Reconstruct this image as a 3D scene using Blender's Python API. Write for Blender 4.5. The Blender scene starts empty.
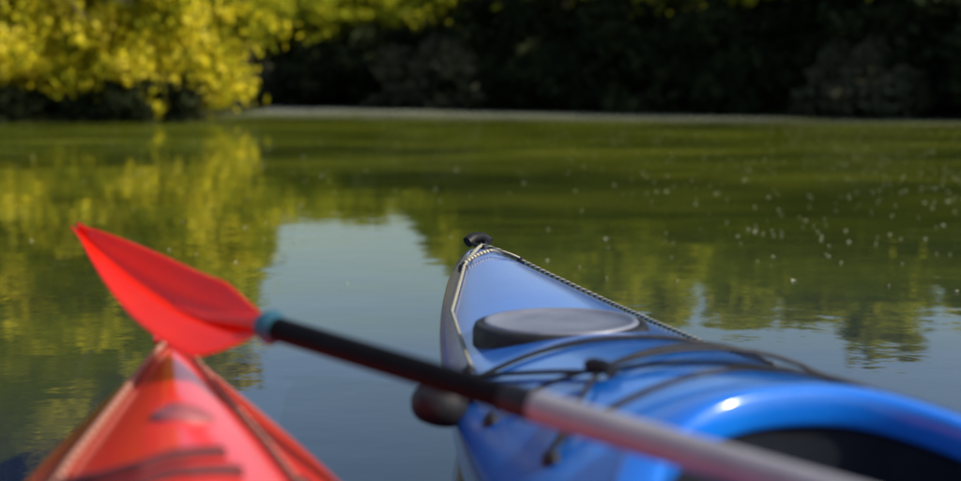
import bpy, math, random
import numpy as np
from mathutils import Vector, Matrix
random.seed(4); rng=np.random.default_rng(7)
sc=bpy.context.scene
sc.view_settings.view_transform='Standard'; sc.view_settings.look='None'; sc.view_settings.exposure=0
col=sc.collection

# ---------------------------------------------------------------- helpers
def new_mat(name):
    m=bpy.data.materials.new(name); m.use_nodes=True
    nt=m.node_tree; nt.nodes.clear()
    out=nt.nodes.new('ShaderNodeOutputMaterial')
    return m,nt,out
def N(nt,t,**kw):
    n=nt.nodes.new(t)
    for k,v in kw.items():
        if k in n.inputs.keys(): n.inputs[k].default_value=v
        else: setattr(n,k,v)
    return n
def ramp(nt,stops):
    r=nt.nodes.new('ShaderNodeValToRGB'); cr=r.color_ramp
    while len(cr.elements)<len(stops): cr.elements.new(0.5)
    for e,(p,c) in zip(cr.elements,stops):
        e.position=p; e.color=(c[0],c[1],c[2],1) if hasattr(c,'__len__') else (c,c,c,1)
    return r
def plastic(name,c1,c2,rough=0.3,scale=6,bump=0.05,bscale=60,coat=0.0,spec=0.5,trans=0.0,sky_sheen=None):
    m,nt,out=new_mat(name); L=nt.links.new
    tc=N(nt,'ShaderNodeTexCoord')
    n=N(nt,'ShaderNodeTexNoise',Scale=scale,Detail=6.0,Roughness=0.65); L(tc.outputs['Object'],n.inputs['Vector'])
    r=ramp(nt,[(0.3,c1),(0.7,c2)]); L(n.outputs['Fac'],r.inputs['Fac'])
    colr=r.outputs['Color']
    if sky_sheen:   # sky sheen painted into the base colour, paler towards the bow (local -Y runs from bow to stern)
        fc,y0,y1,amt=sky_sheen
        sp=N(nt,'ShaderNodeSeparateXYZ'); L(tc.outputs['Object'],sp.inputs[0])
        n3=N(nt,'ShaderNodeTexNoise',Scale=3.0,Detail=4.0); L(tc.outputs['Object'],n3.inputs['Vector'])
        ad=nt.nodes.new('ShaderNodeMath'); ad.operation='MULTIPLY_ADD'; L(n3.outputs['Fac'],ad.inputs[0]); ad.inputs[1].default_value=0.5; L(sp.outputs['Y'],ad.inputs[2])
        mr=N(nt,'ShaderNodeMapRange'); L(ad.outputs[0],mr.inputs[0]); mr.inputs[1].default_value=y0; mr.inputs[2].default_value=y1; mr.inputs[3].default_value=0; mr.inputs[4].default_value=amt
        mc=nt.nodes.new('ShaderNodeMix'); mc.data_type='RGBA'; L(mr.outputs[0],mc.inputs[0]); L(colr,mc.inputs[6]); mc.inputs[7].default_value=(*fc,1); colr=mc.outputs[2]
    b=N(nt,'ShaderNodeBsdfPrincipled'); L(colr,b.inputs['Base Color'])
    b.inputs['Specular IOR Level'].default_value=spec
    b.inputs['Coat Weight'].default_value=coat; b.inputs['Coat Roughness'].default_value=0.12
    n2=N(nt,'ShaderNodeTexNoise',Scale=bscale,Detail=5.0); L(tc.outputs['Object'],n2.inputs['Vector'])
    rr=N(nt,'ShaderNodeMapRange'); L(n2.outputs['Fac'],rr.inputs['Value'])
    rr.inputs['To Min'].default_value=rough*0.7; rr.inputs['To Max'].default_value=rough*1.5
    L(rr.outputs['Result'],b.inputs['Roughness'])
    bp=N(nt,'ShaderNodeBump',Strength=bump,Distance=0.01); L(n2.outputs['Fac'],bp.inputs['Height']); L(bp.outputs['Normal'],b.inputs['Normal'])
    last=b.outputs[0]
    if trans>0:
        t=N(nt,'ShaderNodeBsdfTranslucent'); L(colr,t.inputs['Color'])
        mx=N(nt,'ShaderNodeMixShader',Fac=trans); L(b.outputs[0],mx.inputs[1]); L(t.outputs[0],mx.inputs[2]); last=mx.outputs[0]
    L(last,out.inputs['Surface'])
    return m
def mesh_obj(name,verts,faces,mat,smooth=True,parent=None,edges=[]):
    me=bpy.data.meshes.new(name); me.from_pydata([tuple(v) for v in verts],edges,faces); me.update()
    if mat: me.materials.append(mat)
    if smooth: me.polygons.foreach_set('use_smooth',[True]*len(me.polygons))
    o=bpy.data.objects.new(name,me); col.objects.link(o)
    if parent: o.parent=parent
    return o
def empty(name,loc=(0,0,0),rz=0):
    e=bpy.data.objects.new(name,None); col.objects.link(e); e.location=loc; e.rotation_euler=(0,0,rz); e.empty_display_size=0.1
    return e
def tube(name,pts,r,mat,parent=None,cyclic=False,res=4,poly=False,radii=None):
    cu=bpy.data.curves.new(name,'CURVE'); cu.dimensions='3D'; cu.bevel_depth=r; cu.bevel_resolution=res; cu.use_fill_caps=True
    sp=cu.splines.new('POLY'); sp.points.add(len(pts)-1)
    for i,p in enumerate(pts):
        sp.points[i].co=(p[0],p[1],p[2],1)
        if radii: sp.points[i].radius=radii[i]
    sp.use_cyclic_u=cyclic; sp.use_smooth=True
    cu.materials.append(mat)
    tmp=bpy.data.objects.new(name+'_t',cu); col.objects.link(tmp)
    dg=bpy.context.evaluated_depsgraph_get(); dg.update()
    me=bpy.data.meshes.new_from_object(tmp.evaluated_get(dg))
    bpy.data.objects.remove(tmp)
    me.name=name
    if not me.materials: me.materials.append(mat)
    me.polygons.foreach_set('use_smooth',[True]*len(me.polygons))
    o=bpy.data.objects.new(name,me); col.objects.link(o)
    if parent: o.parent=parent
    return o
def catmull(pts,n=8):
    P=[Vector(p) for p in pts]; P=[P[0]*2-P[1]]+P+[P[-1]*2-P[-2]]
    out=[]
    for i in range(1,len(P)-2):
        for k in range(n):
            t=k/n
            a,b,c,d=P[i-1],P[i],P[i+1],P[i+2]
            out.append(0.5*((2*b)+(c-a)*t+(2*a-5*b+4*c-d)*t*t+(3*b-a-3*c+d)*t**3))
    out.append(P[-2]); return out
def sm_interp(x,xs,ys):
    x=max(xs[0],min(xs[-1],x))
    for i in range(len(xs)-1):
        if x<=xs[i+1]:
            h=xs[i+1]-xs[i]; t=(x-xs[i])/h
            def sl(j):
                if j<=0: return (ys[1]-ys[0])/(xs[1]-xs[0])
                if j>=len(xs)-1: return (ys[-1]-ys[-2])/(xs[-1]-xs[-2])
                return (ys[j+1]-ys[j-1])/(xs[j+1]-xs[j-1])
            m0,m1=sl(i)*h,sl(i+1)*h
            return (2*t**3-3*t*t+1)*ys[i]+(t**3-2*t*t+t)*m0+(-2*t**3+3*t*t)*ys[i+1]+(t**3-t*t)*m1

# ---------------------------------------------------------------- light
SUN_AZ=math.radians(108)   # clockwise from +Y (towards +X)
SUN_EL=math.radians(37)
w=bpy.data.worlds.new("World"); sc.world=w; w.use_nodes=True
nt=w.node_tree; nt.nodes.clear()
sky=nt.nodes.new('ShaderNodeTexSky'); sky.sky_type='NISHITA'; sky.sun_disc=False
sky.sun_elevation=SUN_EL; sky.sun_rotation=SUN_AZ; sky.air_density=1.15; sky.dust_density=2.0; sky.ozone_density=1.8
bg=nt.nodes.new('ShaderNodeBackground'); bg.inputs['Strength'].default_value=0.15
wo=nt.nodes.new('ShaderNodeOutputWorld'); nt.links.new(sky.outputs[0],bg.inputs[0]); nt.links.new(bg.outputs[0],wo.inputs[0])
sl=bpy.data.lights.new('sun','SUN'); sl.energy=5.0; sl.angle=math.radians(0.5); sl.color=(1,0.93,0.80)
so=bpy.data.objects.new('sun',sl); col.objects.link(so)
sd=Vector((math.sin(SUN_AZ)*math.cos(SUN_EL),math.cos(SUN_AZ)*math.cos(SUN_EL),math.sin(SUN_EL)))
so.rotation_euler=sd.to_track_quat('Z','Y').to_euler(); so.location=(20,10,30)

# ---------------------------------------------------------------- camera
cam=bpy.data.cameras.new('camera'); co=bpy.data.objects.new('camera',cam); col.objects.link(co); sc.camera=co
cam.lens=50; cam.sensor_width=36; cam.clip_start=0.05; cam.clip_end=2000
co.location=(0,0,0.70); co.rotation_euler=(math.radians(90-6.52),0,0)
cam.dof.use_dof=True; cam.dof.focus_distance=3.05; cam.dof.aperture_fstop=2.2; cam.dof.aperture_blades=0

# ---------------------------------------------------------------- terrain
def land(x,y):
    a=(y-(42.4-1.13*x))*0.66             # far bank (+ inside land)
    b=min(-5.6-0.10*(y-26)-x, (y-27.5)+0.05*(x+8))   # left headland
    c=-14-y                               # bank behind
    d=x-34
    wob=0.5*math.sin(x*0.7+y*0.3)+0.35*math.sin(x*1.9-y*1.3)
    return max(a,b,c,d)+wob*0.6
def ground_z(x,y):
    f=land(x,y)
    if f<0: return max(-0.9,f*0.35)
    f2=min(f,60)
    return 0.25*min(f,1.2)/1.2+ 0.07*f2 + 0.12*math.sin(x*0.6)*math.sin(y*0.5)*min(1,f/3)
def axis_pts(lo,hi,flo,fhi,fine,coarse):
    a=list(np.arange(lo,flo,coarse))+list(np.arange(flo,fhi,fine))+list(np.arange(fhi,hi+1,coarse)); return a
xs=axis_pts(-400,400,-40,40,0.8,15); ys=axis_pts(-300,500,-20,90,0.8,15)
verts=[(x,y,ground_z(x,y)) for y in ys for x in xs]
nx=len(xs); faces=[(j*nx+i,j*nx+i+1,(j+1)*nx+i+1,(j+1)*nx+i) for j in range(len(ys)-1) for i in range(nx-1)]
m,nt,out=new_mat('soil_and_grass'); L=nt.links.new
tc=N(nt,'ShaderNodeTexCoord'); n=N(nt,'ShaderNodeTexNoise',Scale=1.3,Detail=8.0); L(tc.outputs['Object'],n.inputs['Vector'])
r=ramp(nt,[(0.3,(0.015,0.014,0.008)),(0.55,(0.028,0.032,0.012)),(0.75,(0.05,0.048,0.024))]); L(n.outputs['Fac'],r.inputs['Fac'])
b=N(nt,'ShaderNodeBsdfDiffuse'); L(r.outputs[0],b.inputs['Color'])
bp=N(nt,'ShaderNodeBump',Strength=0.8,Distance=0.2); L(n.outputs['Fac'],bp.inputs['Height']); L(bp.outputs[0],b.inputs['Normal']); L(b.outputs[0],out.inputs[0])
mesh_obj('ground',verts,faces,m)

# ---------------------------------------------------------------- water
m,nt,out=new_mat('river_water'); L=nt.links.new
tc=N(nt,'ShaderNodeTexCoord'); P=tc.outputs['Object']
sep=N(nt,'ShaderNodeSeparateXYZ'); L(P,sep.inputs[0])
def mth(op,a,b=None,clamp=False):
    n=nt.nodes.new('ShaderNodeMath'); n.operation=op; n.use_clamp=clamp
    for i,v in enumerate([a,b]):
        if v is None: continue
        if isinstance(v,(int,float)): n.inputs[i].default_value=v
        else: L(v,n.inputs[i])
    return n.outputs[0]
def mrange(v,a,b,c,d,smooth=False):
    n=N(nt,'ShaderNodeMapRange')
    if smooth: n.interpolation_type='SMOOTHSTEP'
    L(v,n.inputs[0]); n.inputs[1].default_value=a; n.inputs[2].default_value=b; n.inputs[3].default_value=c; n.inputs[4].default_value=d; return n.outputs[0]
def noise(scale,detail=3.0,rough=0.5,stretch=(1,1,1),dist=0.0):
    mp=N(nt,'ShaderNodeMapping'); mp.inputs['Scale'].default_value=stretch; L(P,mp.inputs[0])
    n=N(nt,'ShaderNodeTexNoise',Scale=scale,Detail=detail,Roughness=rough,Distortion=dist); L(mp.outputs[0],n.inputs['Vector']); return n.outputs['Fac']
rip1=noise(0.9,2.0,0.5,(1,0.8,1)); rip2=noise(5.0,3.0,0.5,(0.9,1,1)); rip3=noise(22.0,2.0)
h=mth('ADD',mth('ADD',mth('MULTIPLY',rip1,0.0045),mth('MULTIPLY',rip2,0.0009)),mth('MULTIPLY',rip3,0.00010))
bp=N(nt,'ShaderNodeBump',Strength=1.0,Distance=1.0); L(h,bp.inputs['Height'])
# algae film: starts a few metres out, comes closer on the left side, patchy
leftw=mrange(sep.outputs['X'],-0.55,-1.0,0,1,True)
edge=mth('ADD',mth('ADD',sep.outputs['Y'],mth('MULTIPLY',noise(0.8,3.0),0.4)),mth('MULTIPLY',leftw,1.25))
mr=mrange(edge,3.70,3.76,0,1)
mr2=mrange(sep.outputs['Y'],3,16,0.06,0.20)
patch=noise(0.55,5.0,0.6,(0.5,1,1),0.6); patch2=noise(4.0,4.0,0.65,(0.4,1,1),0.5)
pr=mrange(mth('ADD',mth('MULTIPLY',patch,0.6),mth('MULTIPLY',patch2,0.4)),0.38,0.62,0.15,1.7)
fac=mth('MULTIPLY',mth('MULTIPLY',mr,mth('ADD',mr2,mth('MULTIPLY',leftw,0.03))),pr,True)
ar=ramp(nt,[(0.3,(0.09,0.12,0.008)),(0.6,(0.17,0.19,0.014)),(0.8,(0.25,0.24,0.04))]); L(patch,ar.inputs[0])
alg=N(nt,'ShaderNodeBsdfDiffuse'); L(ar.outputs[0],alg.inputs[0])
wat=N(nt,'ShaderNodeBsdfPrincipled',IOR=1.85)
bc=ramp(nt,[(0.0,(0.010,0.018,0.045)),(0.4,(0.030,0.044,0.020)),(1.0,(0.030,0.042,0.009))])  # near blue adds sky reflection to the water's own colour
L(mrange(edge,3.6,7.0,0,1),bc.inputs[0])
L(bc.outputs[0],wat.inputs['Base Color'])
wat.inputs['Roughness'].default_value=0.012; L(bp.outputs[0],wat.inputs['Normal'])
mx=N(nt,'ShaderNodeMixShader'); L(fac,mx.inputs[0]); L(wat.outputs[0],mx.inputs[1]); L(alg.outputs[0],mx.inputs[2])
# far-shore shimmer of reflected sky, painted as pale diffuse streaks
sh=mth('SUBTRACT',mth('SUBTRACT',42.4,mth('MULTIPLY',sep.outputs['X'],1.13)),sep.outputs['Y'])
stk=noise(0.5,6.0,0.75,(0.4,1,1),0.6); stk2=noise(2.5,4.0,0.7,(0.5,1,1))
sr=mrange(mth('ADD',sh,mth('ADD',mth('MULTIPLY',sep.outputs['X'],0.7),mth('MULTIPLY',stk,12))),27,3,-0.12,0.60)
st=mrange(mth('ADD',mth('MULTIPLY',stk,0.5),mth('MULTIPLY',stk2,0.5)),0.42,0.60,0.05,1.5)
away=mrange(mth('ADD',sep.outputs['Y'],mth('MULTIPLY',sep.outputs['X'],0.5)),27,33,0,1)
sc_f=mth('MULTIPLY',mth('MULTIPLY',sr,st,True),away)
pale=N(nt,'ShaderNodeBsdfDiffuse'); pale.inputs[0].default_value=(0.42,0.43,0.38,1)
mx2=N(nt,'ShaderNodeMixShader'); L(sc_f,mx2.inputs[0]); L(mx.outputs[0],mx2.inputs[1]); L(pale.outputs[0],mx2.inputs[2])
L(mx2.outputs[0],out.inputs[0])
S=400
mesh_obj('river_water',[(-S,-300,0),(S,-300,0),(S,500,0),(-S,500,0)],[(0,1,2,3)],m,False)

# ---------------------------------------------------------------- foliage
def leaf_mat(name,stops,trans=0.45,nscale=0.5):
    m,nt,out=new_mat(name); L=nt.links.new
    g=N(nt,'ShaderNodeNewGeometry'); tc=N(nt,'ShaderNodeTexCoord')
    n=N(nt,'ShaderNodeTexNoise',Scale=nscale,Detail=3.0); L(tc.outputs['Object'],n.inputs['Vector'])
    a=nt.nodes.new('ShaderNodeMath'); a.operation='MULTIPLY_ADD'; L(g.outputs['Random Per Island'],a.inputs[0]); a.inputs[1].default_value=0.45
    mr=N(nt,'ShaderNodeMapRange'); L(n.outputs['Fac'],mr.inputs[0]); mr.inputs[1].default_value=0.3; mr.inputs[2].default_value=0.7; mr.inputs[3].default_value=0; mr.inputs[4].default_value=0.55
    L(mr.outputs[0],a.inputs[2])
    r=ramp(nt,stops); L(a.outputs[0],r.inputs[0])
    d=N(nt,'ShaderNodeBsdfDiffuse'); L(r.outputs[0],d.inputs['Color'])
    t=N(nt,'ShaderNodeBsdfTranslucent'); L(r.outputs[0],t.inputs[0])
    mx=N(nt,'ShaderNodeMixShader',Fac=trans); L(d.outputs[0],mx.inputs[1]); L(t.outputs[0],mx.inputs[2]); L(mx.outputs[0],out.inputs[0])
    return m
yellow=leaf_mat('autumn_yellow_leaves',[(0.12,(0.05,0.08,0.008)),(0.35,(0.27,0.29,0.018)),(0.6,(0.68,0.56,0.02)),(0.92,(0.82,0.70,0.10))],0.45,0.8)
olive=leaf_mat('autumn_olive_leaves',[(0.12,(0.05,0.07,0.008)),(0.4,(0.20,0.21,0.015)),(0.7,(0.50,0.43,0.02)),(0.95,(0.70,0.58,0.06))],0.4,0.6)
dark=leaf_mat('shaded_green_leaves',[(0.1,(0.015,0.021,0.013)),(0.5,(0.030,0.040,0.018)),(0.85,(0.058,0.064,0.027)),(1.0,(0.16,0.13,0.04))],0.25,0.3)  # shade of the backlit bank put into the leaf colour
topm=leaf_mat('sunlit_crown_leaves',[(0.1,(0.17,0.20,0.015)),(0.5,(0.40,0.41,0.025)),(0.85,(0.62,0.55,0.04)),(1.0,(0.7,0.6,0.05))],0.5,0.3)  # sun on the treetops put into the leaf colour
brush=leaf_mat('grey_brush_leaves',[(0.1,(0.04,0.042,0.025)),(0.5,(0.09,0.09,0.055)),(1.0,(0.16,0.14,0.09))],0.2,0.4)
bark=plastic('bark',(0.04,0.03,0.02),(0.10,0.08,0.06),0.9,8,0.6,20)
def leaves(centers,rads,per,size,rg):
    m=len(centers)*per
    c=np.repeat(centers,per,axis=0); r=np.repeat(rads,per)[:,None]
    d=rg.normal(size=(m,3)); d/=np.linalg.norm(d,axis=1)[:,None]
    rr=rg.random((m,1))**0.45*(0.8+0.45*rg.random((m,1))**3)
    p=c+d*rr*r*np.array([1,1,0.75])
    a=rg.normal(size=(m,3)); a/=np.linalg.norm(a,axis=1)[:,None]
    b=np.cross(a,rg.normal(size=(m,3))); b/=np.linalg.norm(b,axis=1)[:,None]
    s=size*(0.6+0.8*rg.random((m,1)))
    v=np.empty((m,4,3)); v[:,0]=p-a*s; v[:,1]=p+b*s*0.5; v[:,2]=p+a*s; v[:,3]=p-b*s*0.5
    return v.reshape(-1,3)
def leafmesh(name,v,mats,matidx=None):
    m=len(v)//4
    me=bpy.data.meshes.new(name)
    me.vertices.add(m*4); me.vertices.foreach_set('co',v.ravel())
    me.loops.add(m*4); me.loops.foreach_set('vertex_index',np.arange(m*4,dtype=np.int32))
    me.polygons.add(m); me.polygons.foreach_set('loop_start',np.arange(0,m*4,4,dtype=np.int32)); me.polygons.foreach_set('loop_total',np.full(m,4,dtype=np.int32))
    for x in mats: me.materials.append(x)
    if matidx is not None: me.polygons.foreach_set('material_index',matidx.astype(np.int32))
    me.update(); me.validate()
    return me
def limbs_mesh(name,H,centers,tr,rg):
    V=[];F=[]
    def seg(p0,p1,r0,r1,n=7):
        p0=Vector(p0);p1=Vector(p1); z=(p1-p0).normalized(); x=z.orthogonal().normalized(); y=z.cross(x)
        b=len(V)
        for p,r in((p0,r0),(p1,r1)):
            for k in range(n):
                a=2*math.pi*k/n; V.append(tuple(p+x*math.cos(a)*r+y*math.sin(a)*r))
        for k in range(n): F.append((b+k,b+(k+1)%n,b+n+(k+1)%n,b+n+k))
    K=9; pts=[Vector((0.12*math.sin(i*1.1)*i*0.25,0.1*math.cos(i*1.7)*i*0.2,H*0.92*i/K-0.3*(i==0))) for i in range(K+1)]
    for i in range(K): seg(pts[i],pts[i+1],tr*(1-i/K)**0.8+0.02,tr*(1-(i+1)/K)**0.8+0.02,10)
    for c in centers[::3]:
        c=Vector(c); k=max(0,min(K-1,int((c.z*0.62)/(H*0.92)*K)))
        s=pts[k]; mid=(s+c)*0.5+Vector((0,0,0.06*H*0.5)); r=tr*0.34*(1-k/K)+0.015
        seg(s,mid,r,r*0.6,6); seg(mid,c,r*0.6,0.012,6)
    me=bpy.data.meshes.new(name); me.from_pydata(V,[],F); me.materials.append(bark); me.polygons.foreach_set('use_smooth',[True]*len(F)); me.update()
    return me
def crown_centers(n,H,R,zlo,rg,low_wide=0.0,lobe=0.3):
    out=[]
    while len(out)<n:
        u=rg.random(); z=zlo+(H-zlo)*u
        prof=math.sin(math.pi*min(1,(u*0.82+0.16+low_wide*(1-u)*0.3)))**0.7
        a=rg.random()*2*math.pi; rr=R*prof*(0.35+0.65*rg.random()**0.5)*(0.85+lobe*math.sin(3*a+z))
        out.append((math.cos(a)*rr,math.sin(a)*rr,z))
    return np.array(out)

def make_tree(name,loc,H,R,zlo,nclump,per,size,crad,mats,seed,topfrac=None,lobe=0.3,extra=None):
    rg=np.random.default_rng(seed)
    C=crown_centers(nclump,H,R,zlo,rg,0.6,lobe)
    if extra is not None: C=np.vstack([C,np.array(extra)])
    rads=crad*(0.6+0.8*rg.random(len(C)))
    v=leaves(C,rads,per,size,rg)
    idx=None
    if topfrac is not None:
        z=v[::4,2]; idx=((z+rg.normal(size=len(z))*0.5)>topfrac*H)  # lower leaves get the colour darkened for shade
    root=empty(name,loc)
    f=bpy.data.objects.new('foliage',leafmesh('foliage',v,mats,idx)); col.objects.link(f); f.parent=root
    t=bpy.data.objects.new('trunk_and_limbs',limbs_mesh('trunk_and_limbs',H,C,0.028*H,rg)); col.objects.link(t); t.parent=root
    return root
# low boughs of the front tree hanging over the water
rg=np.random.default_rng(77)
ex=[(-2.0+4.0*i/19+0.2*rg.normal(),-1.4+0.6*rg.normal(),0.7+1.7*rg.random()+0.25*max(0,(i-12)*0.15)) for i in range(20)]
make_tree('riverside_tree',(-7.9,29.3,0.1),12,3.25,0.2,215,240,0.10,0.66,[yellow],11,None,0.18,ex)
make_tree('riverside_tree',(-12.0,31.0,0.2),13,3.4,0.5,170,240,0.115,0.80,[olive],2)
make_tree('riverside_tree',(-17.0,33.0,0.3),14,3.6,0.8,120,230,0.14,1.0,[olive],3)
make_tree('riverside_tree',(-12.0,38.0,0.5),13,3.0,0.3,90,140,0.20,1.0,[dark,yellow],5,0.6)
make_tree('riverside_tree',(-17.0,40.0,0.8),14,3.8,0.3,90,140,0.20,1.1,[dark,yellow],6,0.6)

vars_=[]
for k in range(5):
    rg=np.random.default_rng(20+k); H=8.0
    C=crown_centers(75,H,2.1,0.3,rg,0.8); rads=0.85*(0.6+0.8*rg.random(75))
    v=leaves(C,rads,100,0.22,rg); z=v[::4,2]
    idx=((z+rg.normal(size=len(z))*0.45)>(0.61+0.03*(k-2))*H)  # painted light: sunlit leaf colour on top, shaded colour below
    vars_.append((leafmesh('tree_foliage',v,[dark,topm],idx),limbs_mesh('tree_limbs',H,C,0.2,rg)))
bvars=[]
for k in range(3):
    rg=np.random.default_rng(40+k)
    C=crown_centers(28,1.7,1.3,0.0,rg,1.0); v=leaves(C,0.45*(0.6+0.8*rg.random(28)),80,0.14,rg)
    bvars.append(leafmesh('bush_foliage',v,[brush if k==0 else dark]))
line=empty('distant_treeline',(0,50,0))
def put(me,x,y,z,s,rz):
    o=bpy.data.objects.new(me.name,me); col.objects.link(o); o.parent=line
    o.location=(x,y-50,z); o.scale=(s[0],s[1],s[2]); o.rotation_euler=(0,0,rz)
rg=np.random.default_rng(99)
def target_el(az):   # skyline elevation in degrees as seen across the river
    return float(np.interp(az,[-30,-13,-10,-9,-2.8,-1.2,3,9,14,19,24,40],[13,13,8,5.0,5.1,8.0,9.0,9.2,9.6,10.5,12,13]))
for row,off in enumerate([1.6,4.5,9]):
    x=-48.0
    while x<33:
        ysh=42.4-1.13*x
        px=x+off*0.75+rg.normal()*0.4; py=ysh+off*0.66+rg.normal()*0.5
        az=math.degrees(math.atan2(px,py)); d=math.hypot(px,py)
        if land(px,py)>0.2 and not(-30<px<-5 and py<46):
            gz=ground_z(px,py); te=target_el(az)
            k_=0.80+0.26*rg.random()
            if te<6: k_=0.94+0.12*rg.random()
            top=d*math.tan(math.radians(te*k_))
            s=max(0.45,(top-gz)/8.6); sx=max(0.75,s)*(0.85+0.3*rg.random())
            k=rg.integers(5); rz=rg.random()*6.28
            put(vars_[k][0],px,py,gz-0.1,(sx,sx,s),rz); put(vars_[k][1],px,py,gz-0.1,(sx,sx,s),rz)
        x+=(1.8 if row<2 else 2.2)*(0.7+0.6*rg.random())
x=-40.0
while x<33:
    ysh=42.4-1.13*x
    for off in(0.2,2.0):
        px=x+off*0.75+rg.normal()*0.3; py=ysh+off*0.66+rg.normal()*0.4
        if land(px,py)>-0.6: 
            s=0.7+0.8*rg.random(); put(bvars[rg.integers(3)],px,py,max(0,ground_z(px,py))-0.05,(s,s,s),rg.random()*6)
    x+=1.1
hb=empty('riverbank_bushes',(-10,29,0))
for i in range(34):
    px=-24+17.6*i/33+rg.normal()*0.2; py=27.4-0.05*(px+8)+rg.random()*1.2; s=0.35+0.35*rg.random()
    o=bpy.data.objects.new('bush_foliage',bvars[1+rg.integers(2)]); col.objects.link(o); o.parent=hb
    o.location=(px+10,py-29,-0.02); o.scale=(s,s,s); o.rotation_euler=(0,0,rg.random()*6)

# small pale specks scattered over the river
V=[];F=[]
for i in range(1100):
    y=4.5+26*random.random()**0.9; x=(0.02+0.38*random.random()**0.65)*y
    if random.random()<0.15: x=-0.35*y*random.random()
    r=0.003+0.009*random.random()**2.5; a=random.random()*6.28; b=len(V)
    for k in range(6):
        t=a+k*math.pi/3; rr=r*(1.5 if k in(0,3) else 0.8); V.append((x+rr*math.cos(t),y+rr*math.sin(t),0.005+0.003*math.sin(k*2+a)))
    F.append(tuple(range(b,b+6)))
mesh_obj('river_specks',V,F,plastic('pale_speck',(0.30,0.28,0.16),(0.55,0.53,0.38),0.35,30),False)

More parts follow.
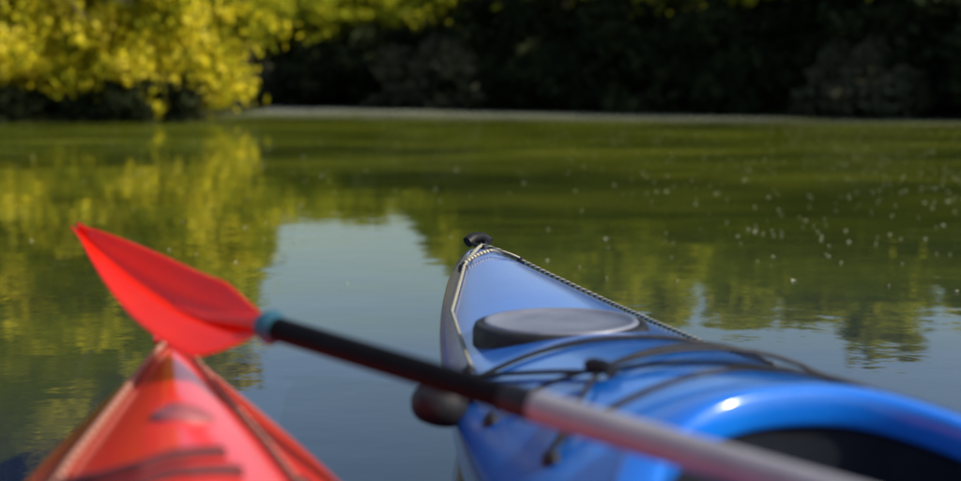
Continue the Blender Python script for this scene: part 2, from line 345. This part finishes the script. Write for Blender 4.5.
# ---------------------------------------------------------------- kayaks
import bmesh
def oval(t,bw,a):   # blunt-ended cockpit outline
    s,c=math.sin(t),math.cos(t)
    return bw*math.copysign(abs(s)**0.78,s), a*math.copysign(abs(c)**0.92,c)
class Hull:
    def __init__(s,Lg,W,top,gun,keel,wexp,crown=2.2):
        s.L=Lg; s.W=W; s.top=top; s.gun=gun; s.keel=keel; s.wexp=wexp; s.crown=crown
    def w(s,q): t=min(max(q/s.L,0),1); return s.W*max(0,math.sin(math.pi*(t*0.985+0.008)))**s.wexp
    def z_top(s,q): return sm_interp(q,*s.top)
    def z_gun(s,q): return sm_interp(q,*s.gun)
    def z_keel(s,q): return sm_interp(q,*s.keel)
    def deck(s,q,x):
        w=s.w(q); u=min(1,abs(x)/w); g=s.z_gun(q); return g+(s.z_top(q)-g)*(1-u**s.crown)
    def pt(s,q,x,lift=0.0): return Vector((x,-q,s.deck(q,x)+lift))
    def build(s,name,mat,parent,cut,inner):
        qs=[0,0.015,0.04,0.08,0.13,0.2,0.3]; q=0.4
        while q<s.L-0.35: qs.append(q); q+=0.08
        qs+=[s.L-0.3,s.L-0.2,s.L-0.13,s.L-0.08,s.L-0.04,s.L-0.015,s.L]
        V=[];F=[]; nd=10; nh=9
        for q in qs:
            w=s.w(q); g=s.z_gun(q); k=s.z_keel(q); half=[]
            for i in range(nd+1):
                u=i/nd; u=1-(1-u)**1.4; half.append((u*w,s.deck(q,u*w)))
            half[-1]=(w,g-0.004)
            half.append((w*0.975,g-0.018))
            for i in range(2,nh):
                ph=math.pi/2*(i/nh); half.append((w*0.975*math.cos(ph)**0.55,g-(g-k)*(math.sin(ph)**1.25)))
            half.append((0,k))
            R=half+[(-x,z) for x,z in half[-2:0:-1]]
            for x,z in R: V.append((x,-q,z))
        n=len(R)
        for j in range(len(qs)-1):
            for i in range(n): F.append((j*n+i,j*n+(i+1)%n,(j+1)*n+(i+1)%n,(j+1)*n+i))
        F.append(tuple(range(n-1,-1,-1))); F.append(tuple(range((len(qs)-1)*n,len(qs)*n)))
        o=mesh_obj(name,V,F,mat,True,parent)
        bm=bmesh.new(); bm.from_mesh(o.data); bmesh.ops.recalc_face_normals(bm,faces=bm.faces); bm.to_mesh(o.data); bm.free()
        qc,a,bw,depth=cut
        cv=[];cf=[]; M=48
        levels=[(1.0,0.7),(1.0,0.25),(0.95,0.12),(0.8,depth)]
        for sc_,z in levels:
            for k in range(M):
                ox,oy=oval(2*math.pi*k/M,bw*sc_,a*sc_); cv.append((ox,-qc+oy,z))
        for l in range(len(levels)-1):
            for k in range(M): cf.append((l*M+k,(l+1)*M+k,(l+1)*M+(k+1)%M,l*M+(k+1)%M))
        cf.append(tuple(range(M))); cf.append(tuple(range(len(levels)*M-1,(len(levels)-1)*M-1,-1)))
        c=mesh_obj('cutter',cv,cf,inner,False)
        bm=bmesh.new(); bm.from_mesh(c.data); bmesh.ops.recalc_face_normals(bm,faces=bm.faces); bm.to_mesh(c.data); bm.free()
        o.data.materials.append(inner)
        old=o.parent; o.parent=None
        ss=o.modifiers.new('s','SUBSURF'); ss.levels=1; ss.render_levels=1
        bo=o.modifiers.new('b','BOOLEAN'); bo.operation='DIFFERENCE'; bo.object=c; bo.solver='EXACT'; bo.material_mode='TRANSFER'
        dg=bpy.context.evaluated_depsgraph_get(); dg.update()
        me=bpy.data.meshes.new_from_object(o.evaluated_get(dg)); o.modifiers.clear(); o.data=me; o.parent=old
        bpy.data.objects.remove(c)
        me.polygons.foreach_set('use_smooth',[True]*len(me.polygons))
        me.set_sharp_from_angle(angle=math.radians(40))
        return o
    def coaming(s,mat,parent,cut,ch=0.035):
        qc,a,bw,_=cut; M=80
        prof=[(-0.010,-0.03),(-0.010,ch),(-0.003,ch+0.008),(0.036,ch+0.006),(0.043,ch),(0.040,ch-0.006),(0.006,ch-0.004),(0.003,-0.02)]
        V=[];F=[]; n=len(prof)
        for k in range(M):
            t=2*math.pi*k/M; x0,y0=oval(t,bw,a)
            zb=s.deck(qc-y0,x0)
            for dx,dz in prof:
                x,y=oval(t,bw+dx,a+dx)
                V.append((x,-qc+y,zb+dz))
        for k in range(M):
            for i in range(n): F.append((k*n+i,k*n+(i+1)%n,((k+1)%M)*n+(i+1)%n,((k+1)%M)*n+i))
        o=mesh_obj('cockpit_coaming',V,F,mat,True,parent); 
        ss=o.modifiers.new('s','SUBSURF'); ss.levels=1; ss.render_levels=2
        return o

blue=plastic('blue_polyethylene',(0.005,0.12,0.55),(0.010,0.20,0.74),0.20,5,0.05,90,0.8,sky_sheen=((0.20,0.26,0.50),-0.85,-0.15,0.72))  # pale bow end is sky sheen put into the blue
blue2=plastic('blue_coaming_plastic',(0.004,0.11,0.56),(0.008,0.17,0.70),0.18,4,0.05,90,0.8)
red=plastic('red_polyethylene',(0.76,0.016,0.012),(0.88,0.036,0.026),0.20,5,0.05,90,0.8)
black=plastic('black_rubber',(0.008,0.008,0.009),(0.020,0.020,0.022),0.5,20,0.1,60,0,0.3)
inner=plastic('shaded_cockpit_inside',(0.004,0.006,0.012),(0.008,0.011,0.02),0.7,20,0.1,60,0,0.2)  # cockpit shade put into a near-black interior colour
greyp=plastic('grey_hatch_plastic',(0.12,0.13,0.17),(0.19,0.20,0.25),0.36,10,0.05)
def cord_mat(name,c1,c2,scale=160):
    m,nt,out=new_mat(name); L=nt.links.new
    tc=N(nt,'ShaderNodeTexCoord'); wv=N(nt,'ShaderNodeTexWave',Scale=scale/6.28*1.0,Distortion=1.0); wv.bands_direction='DIAGONAL'; L(tc.outputs['Object'],wv.inputs[0])
    r=ramp(nt,[(0.35,c1),(0.6,c2)]); L(wv.outputs['Fac'],r.inputs[0])
    b=N(nt,'ShaderNodeBsdfPrincipled',Roughness=0.8); L(r.outputs[0],b.inputs['Base Color']); L(b.outputs[0],out.inputs[0]); return m
cord=cord_mat('braided_cord',(0.06,0.055,0.045),(0.46,0.43,0.32),260)
cordr=cord_mat('pale_cord',(0.22,0.07,0.05),(0.42,0.22,0.15))

def fitting(parent,p,name='deck_fitting',r=0.014,mat=None):
    V=[];F=[];M=14
    prof=[(1.0,-0.012),(1.0,0.002),(0.8,0.007),(0.35,0.009),(0.3,0.013),(0.0,0.014)]
    for rr,z in prof:
        for k in range(M): t=2*math.pi*k/M; V.append((p.x+r*rr*math.cos(t)*0.8,p.y+r*rr*math.sin(t)*1.3,p.z+z))
    for l in range(len(prof)-1):
        for k in range(M): F.append((l*M+k,l*M+(k+1)%M,(l+1)*M+(k+1)%M,(l+1)*M+k))
    return mesh_obj(name,V,F,mat or black,True,parent)
def deckline(h,parent,name,way,r,mat,lift=0.006,n=10):
    P=[]
    for (q0,x0),(q1,x1) in zip(way[:-1],way[1:]):
        for k in range(n):
            t=k/n; q=q0+(q1-q0)*t; x=x0+(x1-x0)*t; P.append(h.pt(q,x,lift))
    P.append(h.pt(way[-1][0],way[-1][1],lift)); return tube(name,P,r,mat,parent)

# blue kayak
YAW=math.radians(12.7)
B=Hull(4.2,0.345,([0,0.08,0.35,0.85,1.15,1.4,1.65,2.15,2.8,3.6,4.2],[0.330,0.340,0.325,0.300,0.320,0.340,0.346,0.318,0.29,0.29,0.33]),
       ([0,0.3,0.8,1.4,2.2,3.4,4.2],[0.310,0.275,0.242,0.228,0.218,0.24,0.30]),
       ([0,0.08,0.25,0.6,1.2,2.4,3.5,4.05,4.2],[0.22,0.10,-0.02,-0.08,-0.10,-0.10,-0.07,0.02,0.2]),0.68)
bk=empty('blue_kayak',(-0.015,3.08,0),YAW)
bcut=(2.17,0.52,0.280,-0.03)
B.build('hull_and_deck',blue,bk,bcut,inner); B.coaming(blue2,bk,bcut,0.014)
def hatch(h,parent,qc,R,Ry,mat,name='hatch_lid',xo=0.0):
    zc=h.deck(qc,abs(xo)+0.07); M=48
    def ringm(prof,nm,mt,cap):
        V=[];F=[]
        for rr,z in prof:
            for k in range(M): t=2*math.pi*k/M; V.append((xo+R*rr*math.cos(t),-qc+Ry*rr*math.sin(t),zc+z))
        for l in range(len(prof)-1):
            for k in range(M): F.append((l*M+k,l*M+(k+1)%M,(l+1)*M+(k+1)%M,(l+1)*M+k))
        if cap: F.append(tuple((len(prof)-1)*M+k for k in range(M)))
        return mesh_obj(nm,V,F,mt,True,parent)
    ringm([(1.08,-0.05),(1.08,0.002),(1.05,0.012),(0.96,0.014),(0.955,0.0)],'hatch_rim',black,False)
    ringm([(0.955,0.0),(0.955,0.014),(0.93,0.018),(0.88,0.018),(0.85,0.013),(0.5,0.016),(0.2,0.017),(0.01,0.017)],name,mat,True)
hatch(B,bk,0.85,0.140,0.130,greyp,xo=-0.036)
fl=[(0.08,0.0),(0.22,-0.07),(0.55,-0.165),(1.0,-0.225)]
deckline(B,bk,'deck_line_port',fl,0.0038,cord)
fr=[(0.08,0.0),(0.20,0.06),(0.5,0.155),(0.95,0.225),(1.5,0.28)]
deckline(B,bk,'deck_line_starboard',fr,0.0038,cord)
deckline(B,bk,'deck_line_cross',[(0.21,-0.067),(0.17,0.0),(0.20,0.06)],0.0036,cord,0.008)
for q,x in[(1.0,-0.228),(0.95,0.228),(1.5,0.28),(0.22,-0.072),(0.20,0.062)]: fitting(bk,B.pt(q,x,0.0))
for i,wy in enumerate([[(1.08,-0.23),(1.09,0.0),(1.10,0.23)],[(1.08,-0.23),(1.36,-0.13),(1.54,0.22)],[(1.10,0.23),(1.36,-0.13),(1.56,-0.25)],[(1.56,-0.25),(1.50,0.0),(1.54,0.22)],[(1.31,-0.26),(1.36,-0.13),(1.29,0.26)]]):
    deckline(B,bk,'bungee_%d'%(i+1),wy,0.0036,black,0.005+0.002*i)
for q,x in[(1.08,-0.235),(1.10,0.235),(1.57,-0.255),(1.55,0.225),(1.31,-0.265),(1.29,0.265)]: fitting(bk,B.pt(q,x,0.0),'bungee_hook',0.014)
kn=B.pt(1.36,-0.13,0.012)
tube('cord_lock',[kn+Vector((-0.008,0.022,0)),kn+Vector((-0.004,0.008,0.004)),kn+Vector((0.004,-0.008,0.004)),kn+Vector((0.008,-0.026,0))],0.009,black,bk)
bt=B.pt(0.05,0,0.0)
tube('bow_handle_grip',catmull([bt+Vector((-0.026,0.002,0.012)),bt+Vector((-0.010,0.010,0.020)),bt+Vector((0.010,0.010,0.020)),bt+Vector((0.026,0.0,0.010))],6),0.0130,black,bk)
tube('bow_handle_loop',catmull([bt+Vector((-0.012,0.01,0.018)),bt+Vector((-0.014,-0.01,0.008)),bt+Vector((0.0,-0.035,0.006)),bt+Vector((0.014,-0.012,0.010)),bt+Vector((0.012,0.01,0.018))],6),0.004,black,bk)
fitting(bk,bt+Vector((0,-0.02,0.0)),'bow_fitting',0.016)
def seat(parent,h,cut,mat):
    qc=cut[0]+0.12; V=[];F=[]; nx,ny=9,9
    for j in range(ny):
        for i in range(nx):
            u=i/(nx-1)*2-1; v=j/(ny-1)*2-1; V.append((u*0.17,-qc-v*0.18,0.0+0.05*(u*u)+0.05*max(0,v)**2))
    for j in range(ny-1):
        for i in range(nx-1): F.append((j*nx+i,j*nx+i+1,(j+1)*nx+i+1,(j+1)*nx+i))
    o=mesh_obj('seat_pan',V,F,mat,True,parent); so_=o.modifiers.new('t','SOLIDIFY'); so_.thickness=0.03
    V=[];F=[]
    for j in range(6):
        for i in range(nx):
            u=i/(nx-1)*2-1; v=j/5; V.append((u*0.165*(1-0.25*v*v),-qc-0.20-0.05*v+0.05*u*u,0.06+0.26*v))
    for j in range(5):
        for i in range(nx-1): F.append((j*nx+i,j*nx+i+1,(j+1)*nx+i+1,(j+1)*nx+i))
    o=mesh_obj('backrest',V,F,mat,True,parent); so_=o.modifiers.new('t','SOLIDIFY'); so_.thickness=0.03
seat(bk,B,bcut,black)
def blob(name,parent,c,r,mat):
    V=[];F=[];M=18;K=9
    for l in range(K+1):
        ph=math.pi*l/K
        for k in range(M):
            t=2*math.pi*k/M; cr=math.sin(ph)**0.6
            V.append((c[0]+r[0]*cr*math.cos(t),c[1]+r[1]*cr*math.sin(t),c[2]-r[2]*math.cos(ph)*(1+0.1*math.cos(t))))
    for l in range(K):
        for k in range(M): F.append((l*M+k,l*M+(k+1)%M,(l+1)*M+(k+1)%M,(l+1)*M+k))
    return mesh_obj(name,V,F,mat,True,parent)
q=1.17; gx=-B.w(q)
blob('side_fender',bk,(gx-0.018,-q,0.252),(0.042,0.045,0.032),black)
tube('fender_strap',[(gx-0.02,-q,0.25),(gx-0.003,-q,0.258),(gx+0.03,-q,B.deck(q,gx+0.03)+0.004)],0.008,black,bk)

# red kayak
R_=Hull(3.5,0.325,([0,0.06,0.3,0.8,1.3,1.7,2.3,3.0,3.5],[0.335,0.35,0.345,0.33,0.34,0.33,0.28,0.28,0.32]),
       ([0,0.3,0.8,1.4,2.2,3.0,3.5],[0.305,0.275,0.24,0.225,0.22,0.24,0.30]),
       ([0,0.08,0.25,0.6,1.2,2.4,3.0,3.4,3.5],[0.20,0.08,-0.03,-0.08,-0.10,-0.10,-0.06,0.05,0.2]),0.71,1.35)
rk=empty('red_kayak',(-0.448,1.90,0),math.radians(13.5))
rcut=(1.97,0.46,0.225,-0.03)
R_.build('hull_and_deck',red,rk,rcut,inner); R_.coaming(red,rk,rcut); seat(rk,R_,rcut,black)
deckline(R_,rk,'deck_line_port',[(0.08,0.0),(0.16,-0.03),(0.5,-0.11),(1.2,-0.22)],0.0042,cordr)
deckline(R_,rk,'deck_line_starboard',[(0.08,0.0),(0.16,0.03),(0.5,0.10),(1.2,0.22)],0.0036,cordr)
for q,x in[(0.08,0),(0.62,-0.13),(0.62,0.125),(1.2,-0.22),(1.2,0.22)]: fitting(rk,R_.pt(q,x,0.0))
V=[];F=[];M=28
for rr,zz in((1.0,-0.004),(1.0,0.004),(0.85,0.006),(0.0,0.007)):
    for k in range(M):
        t=2*math.pi*k/M; x=0.034*rr*math.cos(t)+0.010; qq=0.455+0.028*rr*math.sin(t); V.append(tuple(R_.pt(qq,x,zz)))
for l in range(3):
    for k in range(M): F.append((l*M+k,l*M+(k+1)%M,(l+1)*M+(k+1)%M,(l+1)*M+k))
mesh_obj('oval_emblem',V,F,plastic('emblem_grey',(0.26,0.06,0.065),(0.36,0.10,0.105),0.5,60),True,rk)
shadow_red=plastic('painted_hand_shadow',(0.07,0.006,0.008),(0.12,0.012,0.014),0.7,60)  # added dark-red strokes painting the soft shadow of the paddler's hands
for nm,wy in(('shadow_stroke_1',[(0.575,-0.115),(0.63,-0.035),(0.585,0.045)]),('shadow_stroke_2',[(0.62,-0.12),(0.68,-0.035),(0.64,0.06)])):
    deckline(R_,rk,nm,[wy[0],((wy[0][0]+wy[1][0])/2+0.012,(wy[0][1]+wy[1][1])/2),wy[1],((wy[2][0]+wy[1][0])/2+0.012,(wy[2][1]+wy[1][1])/2),wy[2]],0.009,shadow_red,0.001)
bt=R_.pt(0.05,0,0.0)
tube('bow_handle_loop',catmull([bt+Vector((-0.02,-0.02,0.0)),bt+Vector((-0.015,0.0,0.010)),bt+Vector((0.015,0.0,0.010)),bt+Vector((0.02,-0.02,0.0))],6),0.004,red,rk)

# ---------------------------------------------------------------- paddle
A=Vector((-0.246,1.60,0.408)); Bp=Vector((0.190,1.17,0.374))
ax=(A-Bp).normalized()
pad=empty('kayak_paddle',A)
side=ax.cross(Vector((0,0,1))).normalized(); up=side.cross(ax).normalized()
shaft_black=plastic('black_carbon_shaft',(0.002,0.002,0.002),(0.006,0.005,0.006),0.6,30,0.05,120,0,0.10)
shaft_grey=plastic('grey_aluminium_shaft',(0.22,0.21,0.23),(0.32,0.30,0.32),0.3,20,0.03,120)
teal=plastic('teal_drip_ring',(0.02,0.08,0.12),(0.03,0.12,0.17),0.45,30)
redblade=plastic('red_blade',(0.90,0.018,0.006),(0.95,0.040,0.010),0.26,5,0.03,60,0.3,0.5,0.45)
def P_(d,s=0,u=0): return ax*d+side*s+up*u
tube('shaft_front',[P_(0.03),P_(-0.2),P_(-0.395)],0.0152,shaft_black,pad,res=6)
tube('ferrule',[P_(-0.385),P_(-0.40),P_(-0.425)],0.0170,black,pad,res=6)
tube('shaft_rear',[P_(-0.41),P_(-0.8),P_(-1.25)],0.0165,shaft_grey,pad,res=6)
tube('drip_ring_1',[P_(0.0),P_(0.012),P_(0.03)],0.020,teal,pad,res=6,radii=[0.8,1.1,0.8])
tube('drip_ring_2',[P_(-1.24),P_(-1.228),P_(-1.21)],0.020,teal,pad,res=6,radii=[0.8,1.1,0.8])
def blade(name,d0,sgn,roll):
    Lb=0.47; nI,nJ=30,13; V=[];F=[]
    cs,sn=math.cos(roll),math.sin(roll)
    for i in range(nI):
        t=i/(nI-1)
        up_w=0.050*(min(1,t/0.3)**0.7)*max(0.0,1-max(0,(t-0.5)/0.5)**2.0)
        lo_w=0.085*(min(1,t/0.10)**0.55)*max(0.0,1-max(0,(t-0.12)/0.88)**1.35)
        up_w=max(up_w,0.012*(1-t)+0.006); lo_w=max(lo_w,0.012*(1-t)+0.006)
        bend=-0.022*math.sin(t*3.14)+0.060*t**1.5
        for j in range(nJ):
            v=j/(nJ-1)*2-1
            w_=v*(up_w if v>0 else lo_w)
            cup=0.022*(v*v)*min(1,t*3)*(1-0.5*t) - 0.020*math.exp(-(v/0.13)**2)*(1-t)**0.7
            s=w_*cs-cup*sn; u=w_*sn+cup*cs
            V.append(tuple(P_(d0+sgn*t*Lb,s,u+bend)))
    for i in range(nI-1):
        for j in range(nJ-1): a=i*nJ+j; F.append((a,a+1,a+nJ+1,a+nJ))
    o=mesh_obj(name,V,F,redblade,True,pad)
    so_=o.modifiers.new('t','SOLIDIFY'); so_.thickness=0.004; so_.offset=0
    ss=o.modifiers.new('s','SUBSURF'); ss.levels=1; ss.render_levels=1
    tube(name+'_spine',[P_(d0-sgn*0.01),P_(d0+sgn*0.05,0,-0.004),P_(d0+sgn*0.13,0.0,-0.014),P_(d0+sgn*0.25,0,-0.012)],0.013,redblade,pad,radii=[1,0.9,0.6,0.15])
blade('blade_front',0.02,1,math.radians(27))
blade('blade_rear',-1.23,-1,math.radians(27))
